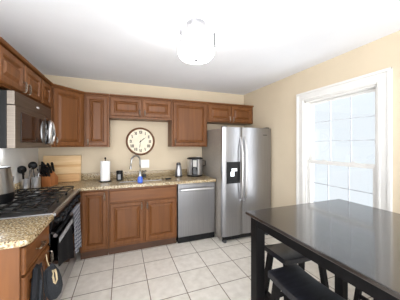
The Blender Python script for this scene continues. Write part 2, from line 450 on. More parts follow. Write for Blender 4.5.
# the sink base is an open shell so the bowls can hang inside
bm = BM(); w_ = .905; d_ = YW - BFY - .004
box(bm, .001, .02, 0, d_, .10, .873); box(bm, w_ - .02, w_ - .001, 0, d_, .10, .873)
box(bm, .02, w_ - .02, 0, .02, .10, .873); box(bm, .02, w_ - .02, d_ - .01, d_, .10, .873); box(bm, .02, w_ - .02, .02, d_ - .01, .10, .12)
obj('body', bm, 'wood', sk, smooth=False)
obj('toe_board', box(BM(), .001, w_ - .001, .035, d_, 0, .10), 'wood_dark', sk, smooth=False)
bm = rings_mesh(BM(), .865, .145, [(0, 0), (0, .015), (.007, .02), (.02, .02)])
obj('drawer_front', bm, 'woodh', sk, (.018, 0, .695), smooth=False)
raised_door(sk, .018, .440, .130, .675, (.412, .615, True)); raised_door(sk, .458, .885, .130, .675, (.486, .615, True))

# near cabinet on the left, facing +X
LFX = -.526
lc = thing('base_cabinet', 'cherry base cabinet with drawer over door at the near end of the left counter', 'cabinet', (LFX, 1.405, 0), PI / 2, 'cherry base cabinets')
ld = LFX - XL - .003; lw = .418
base_body(lc, lw, ld)
obj('end_panel', box(BM(), -.008, .0005, .0, ld, .0, .873, .002), 'wood', lc, smooth=False)
bm = rings_mesh(BM(), lw - .02, .150, [(0, 0), (0, .015), (.006, .02), (.022, .02), (.026, .0175), (.03, .0175)])
dr = obj('drawer', bm, 'woodh', lc, (.010, 0, .705), smooth=False)
pull(dr, (lw - .02) / 2, .075, -.02, False, L=.10)
raised_door(lc, .010, lw - .010, .125, .690, (lw - .04, .615, True))

# ------------------------------------------------------------------ worktops
CT0, CT1 = .876, .914
top = thing('countertop', 'long speckled tan granite countertop with sink cut-out along the back wall', 'countertop', (0, 0, CT0), 0, 'granite countertops')
SX0, SX1, SY0, SY1 = -.04, .60, 3.03, 3.33
bm = BM(); h_ = CT1 - CT0; ye = 2.833
xs = [XL + .001, SX0, SX1, 1.346]; ysv = [ye, SY0, SY1, YW - .001]
# one slab with a hole, as a grid of quads
def slab(bm, xs, ys, holes, z0, z1):
    V = {}
    for z in (z0, z1):
        for x in xs:
            for y in ys: V[(x, y, z)] = bm.verts.new((x, y, z))
    nx, ny = len(xs) - 1, len(ys) - 1
    solid = lambda i, j: 0 <= i < nx and 0 <= j < ny and (i, j) not in holes
    for i in range(nx):
        for j in range(ny):
            if not solid(i, j): continue
            a, b_, c_, d_ = xs[i], xs[i + 1], ys[j], ys[j + 1]
            bm.faces.new([V[(a, c_, z1)], V[(b_, c_, z1)], V[(b_, d_, z1)], V[(a, d_, z1)]])
            bm.faces.new([V[(a, c_, z0)], V[(a, d_, z0)], V[(b_, d_, z0)], V[(b_, c_, z0)]])
            for di, dj, p, q in ((-1, 0, (a, c_), (a, d_)), (1, 0, (b_, c_), (b_, d_)), (0, -1, (a, c_), (b_, c_)), (0, 1, (a, d_), (b_, d_))):
                if not solid(i + di, j + dj):
                    bm.faces.new([V[(*p, z0)], V[(*q, z0)], V[(*q, z1)], V[(*p, z1)]])
slab(bm, [XL + .001, -.470, SX0, SX1, 1.346], [2.802, ye, SY0, SY1, YW - .001], {(1, 0), (2, 0), (3, 0), (2, 2)}, 0, h_)
ed = [e for e in bm.edges if len(e.link_faces) == 2 and abs(e.calc_face_angle(0)) > 1 and all(abs(v.co.z - h_) < 1e-5 for v in e.verts)]
bmesh.ops.bevel(bm, geom=ed, offset=.008, segments=3, profile=.5, affect='EDGES')
obj('slab', bm, 'granite', top)
bm = BM(); box(bm, XL + .022, 1.346, YW - .021, YW - .001, h_, h_ + .095, .003)
obj('backsplash', bm, 'granite', top)
bm = BM(); box(bm, XL + .001, XL + .021, 2.802, YW - .001, h_, h_ + .095, .003)
obj('backsplash', bm, 'granite', top)
lt = thing('countertop', 'short speckled tan granite countertop on the near left cabinet', 'countertop', (0, 0, CT0), 0, 'granite countertops')
bm = BM(); prism(bm, [(XL + .001, 1.385), (-.520, 1.388), (-.496, 1.398), (-.484, 1.425), (-.482, 1.45), (-.482, 1.826), (XL + .001, 1.826)], 0, h_, 'Z')
ed = [e for e in bm.edges if all(abs(v.co.z - h_) < 1e-5 for v in e.verts)]
bmesh.ops.bevel(bm, geom=ed, offset=.008, segments=3, profile=.5, affect='EDGES')
obj('slab', bm, 'granite', lt)

# sink: two steel bowls hanging in the cut-out
sn = thing('sink', 'stainless double-bowl sink set into the granite countertop', 'sink', (0, 0, 0), 0)
for x0, x1 in ((SX0 + .004, .275), (.295, SX1 - .004)):
    bm = BM(); y0, y1 = SY0 + .004, SY1 - .004; zt, zb = .875, .70
    L0 = [bm.verts.new(p) for p in ((x0, y0, zt), (x1, y0, zt), (x1, y1, zt), (x0, y1, zt))]
    L1 = [bm.verts.new((p[0], p[1], zt)) for p in ((x0 + .008, y0 + .008), (x1 - .008, y0 + .008), (x1 - .008, y1 - .008), (x0 + .008, y1 - .008))]
    L2 = [bm.verts.new((p[0], p[1], zb)) for p in ((x0 + .03, y0 + .03), (x1 - .03, y0 + .03), (x1 - .03, y1 - .03), (x0 + .03, y1 - .03))]
    L3 = [bm.verts.new((v.co.x + sx * -.012, v.co.y + sy * -.012, zb - .006)) for v, (sx, sy) in zip(L2, ((1, 1), (-1, 1), (-1, -1), (1, -1)))]
    L4 = [bm.verts.new((p[0], p[1], zb - .006)) for p in ((x0, y0), (x1, y0), (x1, y1), (x0, y1))]
    for A, B in ((L0, L1), (L1, L2)):
        for k in range(4): bm.faces.new((A[k], A[(k + 1) % 4], B[(k + 1) % 4], B[k]))
    bm.faces.new(L2)
    for k in range(4): bm.faces.new((L0[k], L0[(k + 1) % 4], L4[(k + 1) % 4], L4[k]))
    bm.faces.new(L4)
    for v in L3: bm.verts.remove(v)
    obj('bowl', bm, 'steel', sn, smooth=False)
    bm = BM(); lathe(bm, [(.038, zb), (.04, zb + .003), (.02, zb + .004)], ((x0 + x1) / 2, (y0 + y1) / 2, 0.0005)); obj('drain', bm, 'chrome', sn)
bm = BM(); box(bm, .275, .295, SY0 + .004, SY1 - .004, .82, .874, .004); obj('divider', bm, 'steel', sn, smooth=False)

# faucet
fc = thing('faucet', 'tall gooseneck stainless faucet behind the sink under the wall clock', 'faucet', (.268, 3.405, CT1))
bm = BM(); lathe(bm, [(.028, 0), (.028, .006), (.021, .02), (.019, .09), (.016, .10)]); obj('base', bm, 'steel', fc)
bm = BM()
pts = [(0, 0, .09), (0, 0, .20), (0, 0, .27)]
rad = .085; dx, dy = -.80, -.60
for k in range(1, 13):
    a = PI - PI * k / 12; u = rad + rad * math.cos(a)
    pts.append((dx * u, dy * u, .27 + rad * math.sin(a)))
pts.append((dx * 2 * rad * 1.04, dy * 2 * rad * 1.04, .22))
tube(bm, pts, .0125, 12); obj('neck', bm, 'steel', fc)
bm = BM(); tube(bm, [(dx * 2 * rad * 1.04, dy * 2 * rad * 1.04, .235), (dx * 2 * rad * 1.06, dy * 2 * rad * 1.06, .20), (dx * 2 * rad * 1.08, dy * 2 * rad * 1.08, .155)], [.014, .017, .018], 12)
obj('spray_head', bm, 'steel', fc)
bm = BM(); tube(bm, [(.015, 0, .06), (.045, -.01, .07), (.085, -.02, .10)], [.010, .008, .006]); obj('lever', bm, 'steel', fc)

# ------------------------------------------------------------------ dishwasher
DX0, DX1 = .752, 1.342
dw = thing('dishwasher', 'stainless steel dishwasher between the sink cabinet and the refrigerator', 'dishwasher', (DX0, 2.862, 0))
W_ = DX1 - DX0
obj('body', box(BM(), .004, W_ - .004, .03, .58, .10, .868), 'darkgrey', dw, smooth=False)
obj('toe_kick', box(BM(), .004, W_ - .004, .012, .5, .01, .10, .003), 'plastic', dw, smooth=False)
bm = BM(); box(bm, .003, W_ - .003, 0, .03, .095, .862, .006); obj('door', bm, 'steelv', dw, smooth=False)
bm = BM()
hp = [(.035, -.002, .778), (.045, -.03, .782), (W_ * .25, -.043, .786), (W_ / 2, -.048, .788), (W_ * .75, -.043, .786), (W_ - .045, -.03, .782), (W_ - .035, -.002, .778)]
tube(bm, hp, .017, 12); obj('handle', bm, 'satin', dw)
obj('control_strip', box(BM(), .003, W_ - .003, .002, .028, .8625, .8725, .002), 'steel', dw, smooth=False)

# ------------------------------------------------------------------ refrigerator
RX0, RX1, RYF, RZ = 1.356, 2.222, 2.63, 1.70
fr = thing('refrigerator', 'tall stainless side-by-side refrigerator with ice and water dispenser', 'refrigerator', (RX0, RYF, 0))
W_ = RX1 - RX0; SP = 1.688 - RX0
obj('cabinet', box(BM(), .004, W_ - .004, .065, .83, .04, RZ - .012, .004), 'fside', fr, smooth=False)
def fdoor(x0, x1):
    N = 10; z0, z1 = .10, RZ; poly = []
    for k in range(N + 1):
        u = k / N; e = 1 - (2 * u - 1) ** 2
        edge = .008 * (1 - min(1, min(u, 1 - u) / .06)) if min(u, 1 - u) < .06 else 0
        poly.append((x0 + (x1 - x0) * u, .012 - .012 * e ** .5 + edge * .3))
    poly += [(x1, .06), (x0, .06)]
    return prism(BM(), poly, z0, z1, 'Z')
d1 = obj('freezer_door', fdoor(.0, SP - .004), 'steelv', fr)
d2 = obj('fridge_door', fdoor(SP + .004, W_), 'steelv', fr)
obj('door_gasket', box(BM(), .01, W_ - .01, .045, .066, .11, RZ - .02), 'grout_strip', fr, smooth=False)
for d_, x in ((d1, SP - .034), (d2, SP + .034)):
    bm = BM(); pts = []
    for k in range(13):
        u = k / 12; pts.append((x, .004 - .058 * min(1, math.sin(PI * u) * 1.6) ** .7, .60 + u * .96))
    tube(bm, pts, [.010] + [.014] * 11 + [.010], 10); obj('handle', bm, 'satin', d_)
# dispenser
px0, px1, pz0, pz1 = 1.418 - RX0, 1.640 - RX0, .872, 1.188
bm = BM()
box(bm, px0, px0 + .022, -.008, .02, pz0, pz1); box(bm, px1 - .022, px1, -.008, .02, pz0, pz1)
box(bm, px0 + .022, px1 - .022, -.008, .02, pz1 - .085, pz1); box(bm, px0 + .022, px1 - .022, -.008, .02, pz0, pz0 + .025)
box(bm, px0 + .022, px1 - .022, -.003, .02, pz0 + .025, pz1 - .085)
dp = obj('dispenser', bm, 'plastic', d1, smooth=False)
obj('chute', box(BM(), px0 + .078, px1 - .055, -.016, -.002, 1.050, 1.092, .004), 'lit', d1, smooth=False)
obj('paddle', box(BM(), px0 + .060, px1 - .098, -.014, -.002, .975, 1.045, .004), 'lit', d1, smooth=False)
obj('nameplate', box(BM(), W_ - .16, W_ - .085, -.0005, .006, RZ - .115, RZ - .102), 'darkgrey', d2, smooth=False)
bm = BM(); box(bm, .02, W_ - .02, .045, .075, .025, .092, .003)
for k in range(14): box(bm, .05 + k * .056, .085 + k * .056, .040, .046, .04, .075)
obj('bottom_grille', bm, 'plastic', fr, smooth=False)
for x in (.03, W_ - .08):
    bm = BM(); box(bm, x, x + .05, .03, .10, 0, .04, .004); lathe(bm, [(.02, 0), (.02, .03)], (x + .025, .04, 0)); obj('foot', bm, 'darkgrey', fr, smooth=False)
    bm = BM(); box(bm, x, x + .055, .02, .12, RZ - .013, RZ + .016, .005); obj('hinge_cover', bm, 'darkgrey', fr, smooth=False)
for x in (.06, W_ - .06):
    bm = BM(); lathe(bm, [(.025, 0), (.025, .04)], (x, .76, 0)); obj('foot', bm, 'darkgrey', fr)

# ------------------------------------------------------------------ range  (local x along +Y, front at local -y -> world +X)
GY0, GY1, GX = 1.832, 2.798, -.530
rg = thing('gas_range', 'wide stainless and black gas range with cast iron grates', 'range', (GX, GY0, 0), PI / 2)
W_ = GY1 - GY0; D_ = GX - XL - .004
bm = BM(); box(bm, .002, W_ - .002, .012, D_, .07, .895, .003); obj('body', bm, 'black', rg, smooth=False)
obj('toe_base', box(BM(), .01, W_ - .01, .045, D_, 0, .07), 'grout_strip', rg, smooth=False)
bm = BM(); prism(bm, [(-.052, .905), (-.052, .893), (.01, .893), (D_, .893), (D_, .915), (-.035, .918)], .0, W_, 'X', .003)
obj('cooktop', bm, 'steel', rg, smooth=False)
obj('front_trim', box(BM(), 0, W_, -.060, -.050, .893, .917, .003), 'steel', rg, smooth=False)
bm = BM(); prism(bm, [(-.050, .893), (-.026, .775), (.012, .775), (.012, .893)], .002, W_ - .002, 'X')
obj('control_panel', bm, 'black', rg, smooth=False)
for k in range(6):
    x = .095 + k * (W_ - .19) / 5
    bm = BM(); lathe(bm, [(.026, 0), (.026, .006), (.021, .008), (.019, .030), (.016, .033)], axis='Y', seg=18)
    box(bm, -.004, .004, .03, .042, -.019, .019, .002)
    kb = obj('knob', bm, 'plastic', rg, (x, -.037, .834), (PI - .2, 0, 0))
bm = BM(); box(bm, .008, W_ - .008, -.022, .011, .235, .765, .005); od = obj('oven_door', bm, 'bglass', rg, smooth=False)
bm = BM(); box(bm, .10, W_ - .10, -.0245, -.021, .34, .62, .002); obj('oven_window', bm, 'bglass', od, smooth=False)
bm = BM(); tube(bm, [(.008, -.055, .745), (W_ * .5, -.055, .745), (W_ - .03, -.055, .745)], .0145, 12)
for x in (.06, W_ - .06): tube(bm, [(x, -.020, .745), (x, -.055, .745)], .010)
obj('oven_handle', bm, 'steel', od)
bm = BM(); box(bm, .008, W_ - .008, -.020, .011, .072, .225, .005); obj('storage_drawer', bm, 'steel', rg, smooth=False)
# burners and grates
for bx, by, r in ((.17, .16, .045), (.17, .42, .035), (.483, .29, .055), (.796, .16, .04), (.796, .42, .045)):
    bm = BM(); lathe(bm, [(r * 1.25, .916), (r * 1.2, .924), (r, .926), (r, .934), (r * .8, .938)], (bx, by, 0)); obj('burner', bm, 'iron', rg)
gw = (W_ - .05) / 3
for g in range(3):
    x0 = .025 + g * gw + .004; x1 = x0 + gw - .008; y0, y1 = .0, D_ - .03; z0, z1 = .944, .957
    bm = BM()
    box(bm, x0, x0 + .012, y0, y1, z0, z1, .002); box(bm, x1 - .012, x1, y0, y1, z0, z1, .002)
    box(bm, x0 + .012, x1 - .012, y0, y0 + .012, z0, z1, .002); box(bm, x0 + .012, x1 - .012, y1 - .012, y1, z0, z1, .002)
    for k in range(1, 5):
        y = y0 + (y1 - y0) * k / 5; box(bm, x0 + .012, x1 - .012, y - .0065, y + .0065, z0 + .001, z1 + .004, .002)
    xm = (x0 + x1) / 2; box(bm, xm - .005, xm + .005, y0 + .012, y1 - .012, z0 + .0015, z1 + .001, .002)
    for x in (x0 + .006, x1 - .006):
        for y in (y0 + .01, y1 - .01): box(bm, x - .006, x + .006, y - .006, y + .006, .916, z0 + .002)
    obj('grate', bm, 'iron', rg, smooth=False)

# towels over the oven handle (world coords; handle axis at X = GX+.066, Z = .722)
hx = GX + .055; hzc = .745
def towel(y0, y1, zb_front, zb_back, mat, name, label, flare=0.0, band=None):
    N, Lk = 16, 18
    def path(u_, zf, zb):   # u 0..1 : back hem up over the bar, down the front
        r_ = .0175
        if u_ < .25: return (hx - r_, zb + (hzc - zb) * (u_ / .25))
        if u_ < .40:
            a = PI - PI * (u_ - .25) / .15; return (hx + r_ * math.cos(a), hzc + r_ * math.sin(a))
        v = (u_ - .40) / .60; return (hx + r_ + .004 * v * v, hzc + (zf - hzc) * v)
    bm = BM(); th = .0035; grid = []
    for j in range(N + 1):
        s_ = j / N; row = []
        for i in range(Lk + 1):
            u_ = i / Lk; x, z = path(u_, zb_front[0] + (zb_front[1] - zb_front[0]) * s_ + .012 * math.sin(s_ * 7 + y0 * 9), zb_back)
            down = max(0, (hzc - z)) / .4
            wob = .007 * math.sin(s_ * 13 + 1.3) * down
            y = y0 + (y1 - y0) * s_ + flare * (s_ - .5) * down
            row.append((x + (wob + .004 * down if u_ > .4 else 0), y, z))
        grid.append(row)
    F = [[bm.verts.new(p) for p in r_] for r_ in grid]
    for j in range(N):
        for i in range(Lk): bm.faces.new((F[j][i], F[j][i + 1], F[j + 1][i + 1], F[j + 1][i]))
    bmesh.ops.solidify(bm, geom=list(bm.faces), thickness=th)
    o = obj(name, bm, mat); tag(o, label, 'towel', 'towels on the oven handle')
    if band:
        bm = BM(); G = []
        for j in range(N + 1):
            s_ = j / N; y = y0 + (y1 - y0) * s_
            G.append([bm.verts.new((hx + .0245 + .003 * (z < hzc - .03), y, z)) for z in (hzc + .012, hzc - .020, hzc - .062)])
        for j in range(N):
            for i in range(2): bm.faces.new((G[j][i], G[j][i + 1], G[j + 1][i + 1], G[j + 1][i]))
        bmesh.ops.solidify(bm, geom=list(bm.faces), thickness=.003)
        bo = obj('band', bm, band, o); bo['label'] = 'pale grey band'
    return o
towel(1.836, 2.28, (.53, .33), .55, 'cloth', 'dish_towel', 'black dish towel with a pale band hanging on the oven handle', .10, 'band')
towel(2.37, 2.69, (.33, .25), .48, 'lattice', 'dish_towel', 'grey lattice-patterned dish towel hanging on the oven handle by the corner', .02)

# ------------------------------------------------------------------ microwave over the range
MX = -.73
mw = thing('microwave', 'stainless over-the-range microwave with big oval loop handle', 'microwave', (MX, 1.862, 1.408), PI / 2)
W_, H_, D_ = 0.812, .420, MX - XL - .004
obj('case', box(BM(), .0, W_, .0465, D_, .004, H_, .003), 'black', mw, smooth=False)
bm = BM(); box(bm, .0, W_, .0, .046, H_ - .10, H_, .003); obj('vent_panel', bm, 'steel_tan', mw, smooth=False)
bm = BM(); box(bm, .0, W_, -.004, .046, .0, H_ - .104, .003); md = obj('door', bm, 'steel_tan', mw, smooth=False)
bm = BM(); box(bm, .085, W_ - .26, -.0085, -.005, .045, H_ - .145, .002); obj('door_window', bm, 'bglass', md, smooth=False)
obj('keypad', box(BM(), W_ - .20, W_ - .02, -.0085, -.005, .03, H_ - .125, .002), 'bglass', md, smooth=False)
bm = BM(); pts = []
for k in range(28):
    a = 2 * PI * k / 28; sx = math.copysign(abs(math.cos(a)) ** .75, math.cos(a)); szz = math.copysign(abs(math.sin(a)) ** .75, math.sin(a))
    pts.append((W_ - .125 + .062 * sx, -.036 - .006 * math.cos(a * 2), .158 + .112 * szz))
tube(bm, pts, .0145, 10, True)
for z in (.05, .266): tube(bm, [(W_ - .125, -.003, z), (W_ - .125, -.040, z)], .010)
tube(bm, [(W_ - .125, -.036, .045), (W_ - .125, -.038, .158), (W_ - .125, -.036, .27)], .007)
obj('handle', bm, 'satin', md)
obj('badge', box(BM(), W_ * .5, W_ * .5 + .06, -.003, .001, H_ - .058, H_ - .044), 'band', mw, smooth=False)
obj('underside_grille', box(BM(), .1, W_ - .1, .08, D_ - .14, .0, .0045), 'darkgrey', mw, smooth=False)
obj('cooktop_lamp', box(BM(), .15, W_ - .15, D_ - .075, D_ - .035, .0, .0045), 'cooklamp', mw, smooth=False)

# ------------------------------------------------------------------ counter things
def simple(name, bm, mat, label, cat, group=None, loc=(0, 0, 0), rot=(0, 0, 0)):
    return tag(obj(name, bm, mat, None, loc, rot), label, cat, group)
Z = CT1 + .0005

# kettle on the back burner
kt = thing('cooking_pot', 'tall tapered stainless pot with a black lower band on the back left of the range', 'pot', (-.962, 2.13, .9615))
bm = BM(); lathe(bm, [(.10, 0), (.112, .006), (.120, .03), (.122, .085)]); obj('base_band', bm, 'black', kt)
bm = BM(); lathe(bm, [(.1215, .0855), (.118, .11), (.096, .275), (.094, .283)]); obj('body', bm, 'steel_dark', kt)
bm = BM(); lathe(bm, [(.097, .2835), (.098, .288), (.094, .292), (.02, .296)]); obj('lid', bm, 'darkgrey', kt)
bm = BM(); tube(bm, [(.06, .085, .14), (.07, .125, .15), (.07, .13, .19), (.05, .085, .20)], .009, 8); obj('handle', bm, 'satin', kt)

# utensil crocks
def crock(x, y, r, h, label):
    c = thing('utensil_crock', label, 'utensil holder', (x, y, Z), 0, 'steel utensil crocks')
    bm = BM(); lathe(bm, [(r * .96, 0), (r, .004), (r, h - .004), (r * 1.03, h), (r * .95, h), (r * .94, .02)]); obj('cup', bm, 'satin', c)
    return c
crock(-1.031, 2.885, .045, .135, 'stainless utensil crock nearer the range, full of ladles')
crock(-.940, 2.905, .045, .150, 'shiny stainless utensil crock beside the knife block')
def utensil(kind, p0, p1, label, mat):
    u = thing(kind, label, 'utensil', p0, 0, 'cooking utensils standing in the crocks')
    d = Vector(p1) - Vector(p0)
    bm = BM(); tube(bm, [(0, 0, 0), d * .5, d], [.005, .0055, .005]); obj('handle', bm, mat, u)
    bm = BM(); n_ = d.normalized(); a, b_ = frame_of(n_)
    c = d + n_ * .035
    if kind == 'ladle':
        bm2 = bm; bmesh.ops.create_uvsphere(bm2, u_segments=16, v_segments=10, radius=.046)
        for v in bm2.verts: v.co.y *= .7; v.co += c
    elif kind == 'spatula':
        for s_ in (-1,): pass
        vs = []
        for o_ in (-.002, .002):
            for (p_, q_) in ((-.02, -.035), (.02, -.035), (.034, .045), (-.034, .045)):
                vs.append(bm.verts.new(c + a * p_ + n_ * q_ + b_ * o_))
        for f in ((3, 2, 1, 0), (4, 5, 6, 7), (0, 1, 5, 4), (1, 2, 6, 5), (2, 3, 7, 6), (3, 0, 4, 7)): bm.faces.new([vs[i] for i in f])
    else:
        bmesh.ops.create_uvsphere(bm, u_segments=16, v_segments=10, radius=1)
        for v in bm.verts: v.co = c + a * v.co.x * .026 + n_ * v.co.z * .042 + b_ * v.co.y * .008
    obj('head', bm, mat, u)
utensil('ladle', (-1.045, 2.89, Z + .025), (-1.062, 2.885, Z + .205), 'black ladle leaning left in the nearer crock', 'plastic')
utensil('serving_spoon', (-1.02, 2.875, Z + .025), (-.985, 2.865, Z + .190), 'steel serving spoon leaning right in the nearer crock', 'steel')
utensil('spatula', (-1.035, 2.87, Z + .025), (-1.035, 2.845, Z + .175), 'black spatula upright in the nearer crock', 'plastic')
utensil('ladle', (-.945, 2.915, Z + .025), (-.975, 2.93, Z + .245), 'large black ladle in the crock beside the knife block', 'plastic')
utensil('spatula', (-.93, 2.905, Z + .025), (-.915, 2.915, Z + .190), 'steel spatula in the crock beside the knife block', 'steel')

# cutting boards leaning on the back wall
cb = thing('cutting_board', 'large pale cutting board leaning on the wall behind the knife block', 'cutting board', (-.80, 3.395, Z + .003))
tilt = -.14
def lean(name, bm, mat, y=0, z=0):
    return obj(name, bm, mat, cb, (0, y, z), (tilt, 0, 0), smooth=False)
bm = BM(); box(bm, -.235, .235, 0, .020, 0, .372, .005); lean('board', bm, 'board')
bm = BM(); box(bm, -.234, .234, -.001, .003, .205, .240); s_ = lean('inlay_strip', bm, 'board2'); s_['label'] = 'darker wood strip'
bm = BM(); box(bm, .17, .20, -.001, .003, .0, .37); 
bm.free()
sb = thing('cutting_board', 'low tan cutting board leaning in front of the large pale board', 'cutting board', (-.72, 3.352, Z + .002))
bm = BM(); box(bm, -.145, .145, 0, .014, 0, .115, .004); obj('board', bm, 'board2', sb, (0, 0, 0), (-.12, 0, 0), smooth=False)

# knife block
kb = thing('knife_block', 'orange wood knife block full of black-handled knives', 'knife block', (-.865, 3.14, Z), -.25)
bm = BM(); prism(bm, [(-.085, 0), (.085, 0), (.085, .10), (-.02, .185), (-.085, .125)], -.05, .05, 'X', .003)
obj('block', bm, 'block', kb, smooth=False)
bm = BM(); box(bm, -.108, -.0505, -.06, .07, 0, .14, .004); s_ = obj('side_slot', bm, 'block_dark', kb, smooth=False); s_['label'] = 'darker side slot'
kd = Vector((0, -.63, .78)).normalized()
for i in range(3):
    for j in range(3):
        base = Vector((-.032 + .032 * i, -.07 + .045 * j, .125 + .028 * j)) + kd * .010
        k_ = thing('knife', 'black-handled knife in the slot of the knife block', 'knife', kb.matrix_basis @ base if False else (0, 0, 0), 0, 'knives in the knife block')
        Mx = Matrix.Translation((-.865, 3.14, Z)) @ Matrix.Rotation(-.25, 4, 'Z')
        p = Mx @ base; d = (Mx.to_3x3() @ (kd + Vector(((i - 1) * .18, 0, .05 * j)))).normalized()
        L = .125 + .014 * ((i + j) % 3)
        k_.location = p
        bm = BM(); tube(bm, [d * -.012, d * .0, d * L * .5, d * L * .85, d * L], [.011, .013, .0145, .015, .009], 8); obj('handle', bm, 'plastic', k_)
        bm = BM(); tube(bm, [d * -.016, d * -.010], .0085, 8); obj('bolster', bm, 'steel', k_)
for i in range(2):
    k_ = thing('kitchen_scissors' if i else 'sharpening_steel', ('black-handled scissors in the dark side of the knife block' if i else 'long black-handled sharpening steel leaning from the dark side of the knife block'), 'utensil',
               (-.945 - .010, 3.135 + .045 * i, Z + .1405))
    d = Vector((.06, -.12, .5)).normalized() if not i else Vector((.05, .1, .5)).normalized()
    bm = BM()
    if i:
        for s_ in (-1, 1):
            c = d * .085 + Vector((.024 * s_, 0, 0))
            tube(bm, [c + Vector((.024 * math.cos(a * PI / 6), 0, .036 * math.sin(a * PI / 6))) for a in range(12)], .009, 6, True)
        tube(bm, [(0, 0, 0), d * .06], .008)
    else:
        tube(bm, [(0, 0, 0), d * .04, d * .09, d * .15, d * .165], [.010, .012, .018, .016, .008], 8)
    obj('handle', bm, 'plastic', k_)

# paper towel
pt = thing('paper_towel_holder', 'white paper towel roll on an upright holder in the corner by the sink', 'paper towels', (-.225, 3.20, Z))
bm = BM(); lathe(bm, [(.085, 0), (.085, .010), (.078, .014)]); obj('base', bm, 'iron', pt)
bm = BM(); tube(bm, [(0, 0, .012), (0, 0, .325)], .006); lathe(bm, [(.006, .318), (.012, .326), (.014, .336), (.008, .346)], seg=14); obj('rod', bm, 'iron', pt)
bm = BM(); lathe(bm, [(.02, .0145), (.062, .0145), (.064, .02), (.064, .288), (.062, .293), (.02, .293)]); obj('roll', bm, 'paper', pt)

# black canister
cn = thing('canister', 'small black canister with a pale label right of the paper towels', 'canister', (-.035, 3.235, Z))
bm = BM(); lathe(bm, [(.042, 0), (.045, .004), (.045, .105), (.042, .110)]); obj('body', bm, 'plastic', cn)
bm = BM(); lathe(bm, [(.043, .1105), (.046, .114), (.046, .140), (.040, .146)]); obj('lid', bm, 'black', cn)
bm = BM(); N = 8; A = []
for k in range(N + 1):
    a = math.radians(-125 + 55 * k / N); A.append([bm.verts.new((.0458 * math.cos(a), .0458 * math.sin(a), z)) for z in (.02, .095)])
for k in range(N): bm.faces.new((A[k][0], A[k + 1][0], A[k + 1][1], A[k][1]))
bmesh.ops.solidify(bm, geom=list(bm.faces), thickness=.0008); obj('paper_label', bm, 'band', cn)

# blue soap bottle on the front deck of the sink
sp_ = thing('soap_bottle', 'bright blue dish soap bottle in front of the faucet', 'soap', (.232, 2.935, Z))
bm = BM(); lathe(bm, [(.032, 0), (.037, .012), (.038, .04), (.032, .072), (.018, .090)]); obj('body', bm, 'blue', sp_)
bm = BM(); lathe(bm, [(.016, .090), (.016, .106), (.007, .110), (.006, .122)], seg=16); obj('cap', bm, 'white', sp_)
# small dark things at the sink
bm = BM(); prism(bm, [(-.035, -.02), (.035, -.02), (.045, .02), (-.045, .02)], 0, .022, 'Z', .004)
simple('sponge', bm, 'plastic', 'small black scrub sponge on the counter right of the sink', 'sponge', None, (.655, 3.06, Z), (0, 0, .3))
sd = thing('soap_dish', 'small dark soap dish against the backsplash under the outlet', 'soap dish', (.335, 3.425, Z))
bm = BM(); lathe(bm, [(.032, 0), (.034, .006), (.030, .05)], seg=20); obj('cup', bm, 'darkgrey', sd)
bm = BM(); tube(bm, [(0, 0, .05), (-.002, -.004, .09)], .006); tube(bm, [(-.03, -.004, .10), (.03, -.004, .10)], .013); obj('brush', bm, 'plastic', sd)

# steel thermos
sh = thing('coffee_carafe', 'slim tapered stainless carafe with dark lid left of the coffee maker', 'carafe', (.872, 3.28, Z))
bm = BM(); lathe(bm, [(.056, 0), (.060, .006), (.060, .03), (.052, .10), (.043, .165), (.036, .19)]); obj('body', bm, 'steelv', sh)
bm = BM(); lathe(bm, [(.037, .19), (.038, .197), (.034, .222), (.022, .232), (.010, .234)]); obj('lid', bm, 'darkgrey', sh)
bm = BM(); lathe(bm, [(.0605, .007), (.0615, .010), (.0605, .016)]); obj('base_ring', bm, 'darkgrey', sh)

# coffee maker
cm = thing('coffee_maker', 'round stainless coffee maker with black front panel beside the refrigerator', 'coffee maker', (1.153, 3.265, Z))
R_ = .130
bm = BM(); lathe(bm, [(R_ * .93, 0), (R_, .008), (R_, .022), (R_ * .97, .026)], seg=40); obj('base', bm, 'plastic', cm)
bm = BM(); lathe(bm, [(R_ * .97, .026), (R_, .03), (R_, .275), (R_ * .98, .285)], seg=40); obj('body', bm, 'satin', cm)
bm = BM(); lathe(bm, [(R_ * .99, .285), (R_ * 1.03, .290), (R_ * 1.03, .302), (R_ * .85, .312), (.02, .316)], seg=40); obj('lid', bm, 'plastic', cm)
fa = math.radians(-106)
def arc_panel(a0, a1, r, z0, z1, th, N=10):
    bm = BM(); A = []
    for k in range(N + 1):
        a = fa + math.radians(a0 + (a1 - a0) * k / N); A.append([bm.verts.new((r * math.cos(a), r * math.sin(a), z)) for z in (z0, z1)])
    for k in range(N): bm.faces.new((A[k][0], A[k + 1][0], A[k + 1][1], A[k][1]))
    bmesh.ops.solidify(bm, geom=list(bm.faces), thickness=-th); return bm
obj('front_panel', arc_panel(-26, 18, R_ + .0005, .03, .284, .004), 'darkgrey', cm)
obj('reservoir_window', arc_panel(-22, 14, R_ + .005, .04, .15, .003), 'bglass', cm)
obj('display', arc_panel(-17, 9, R_ + .005, .165, .275, .008), 'white', cm)
bm = BM(); tube(bm, [(R_ * .9, -.03, .26), (R_ + .045, -.03, .25), (R_ + .05, -.03, .18), (R_ * .95, -.03, .16)], .008); obj('handle', bm, 'plastic', cm)
bm = BM(); pts = []
for k in range(17):
    u = k / 16; pts.append((1.262 + .05 * math.sin(u * 9), 3.33 + .08 * u, Z + .006 + (.17 * u if u > .3 else .05 * u)))
bm2 = BM(); tube(bm2, [(1.270, 3.345, Z + .02), (1.290, 3.345, Z + .008), (1.315, 3.36, Z + .006), (1.322, 3.39, Z + .03), (1.305, 3.44, Z + .10), (1.29, 3.455, Z + .18), (1.285, 3.468, 1.16)], .005, 8)
bm.free()
simple('power_cord', bm2, 'plastic', 'black power cord rising behind the coffee maker next to the refrigerator', 'cord')
ol = thing('wall_outlet', 'white outlet plate behind the coffee maker cord', 'outlet', (1.285, YW, 1.17))
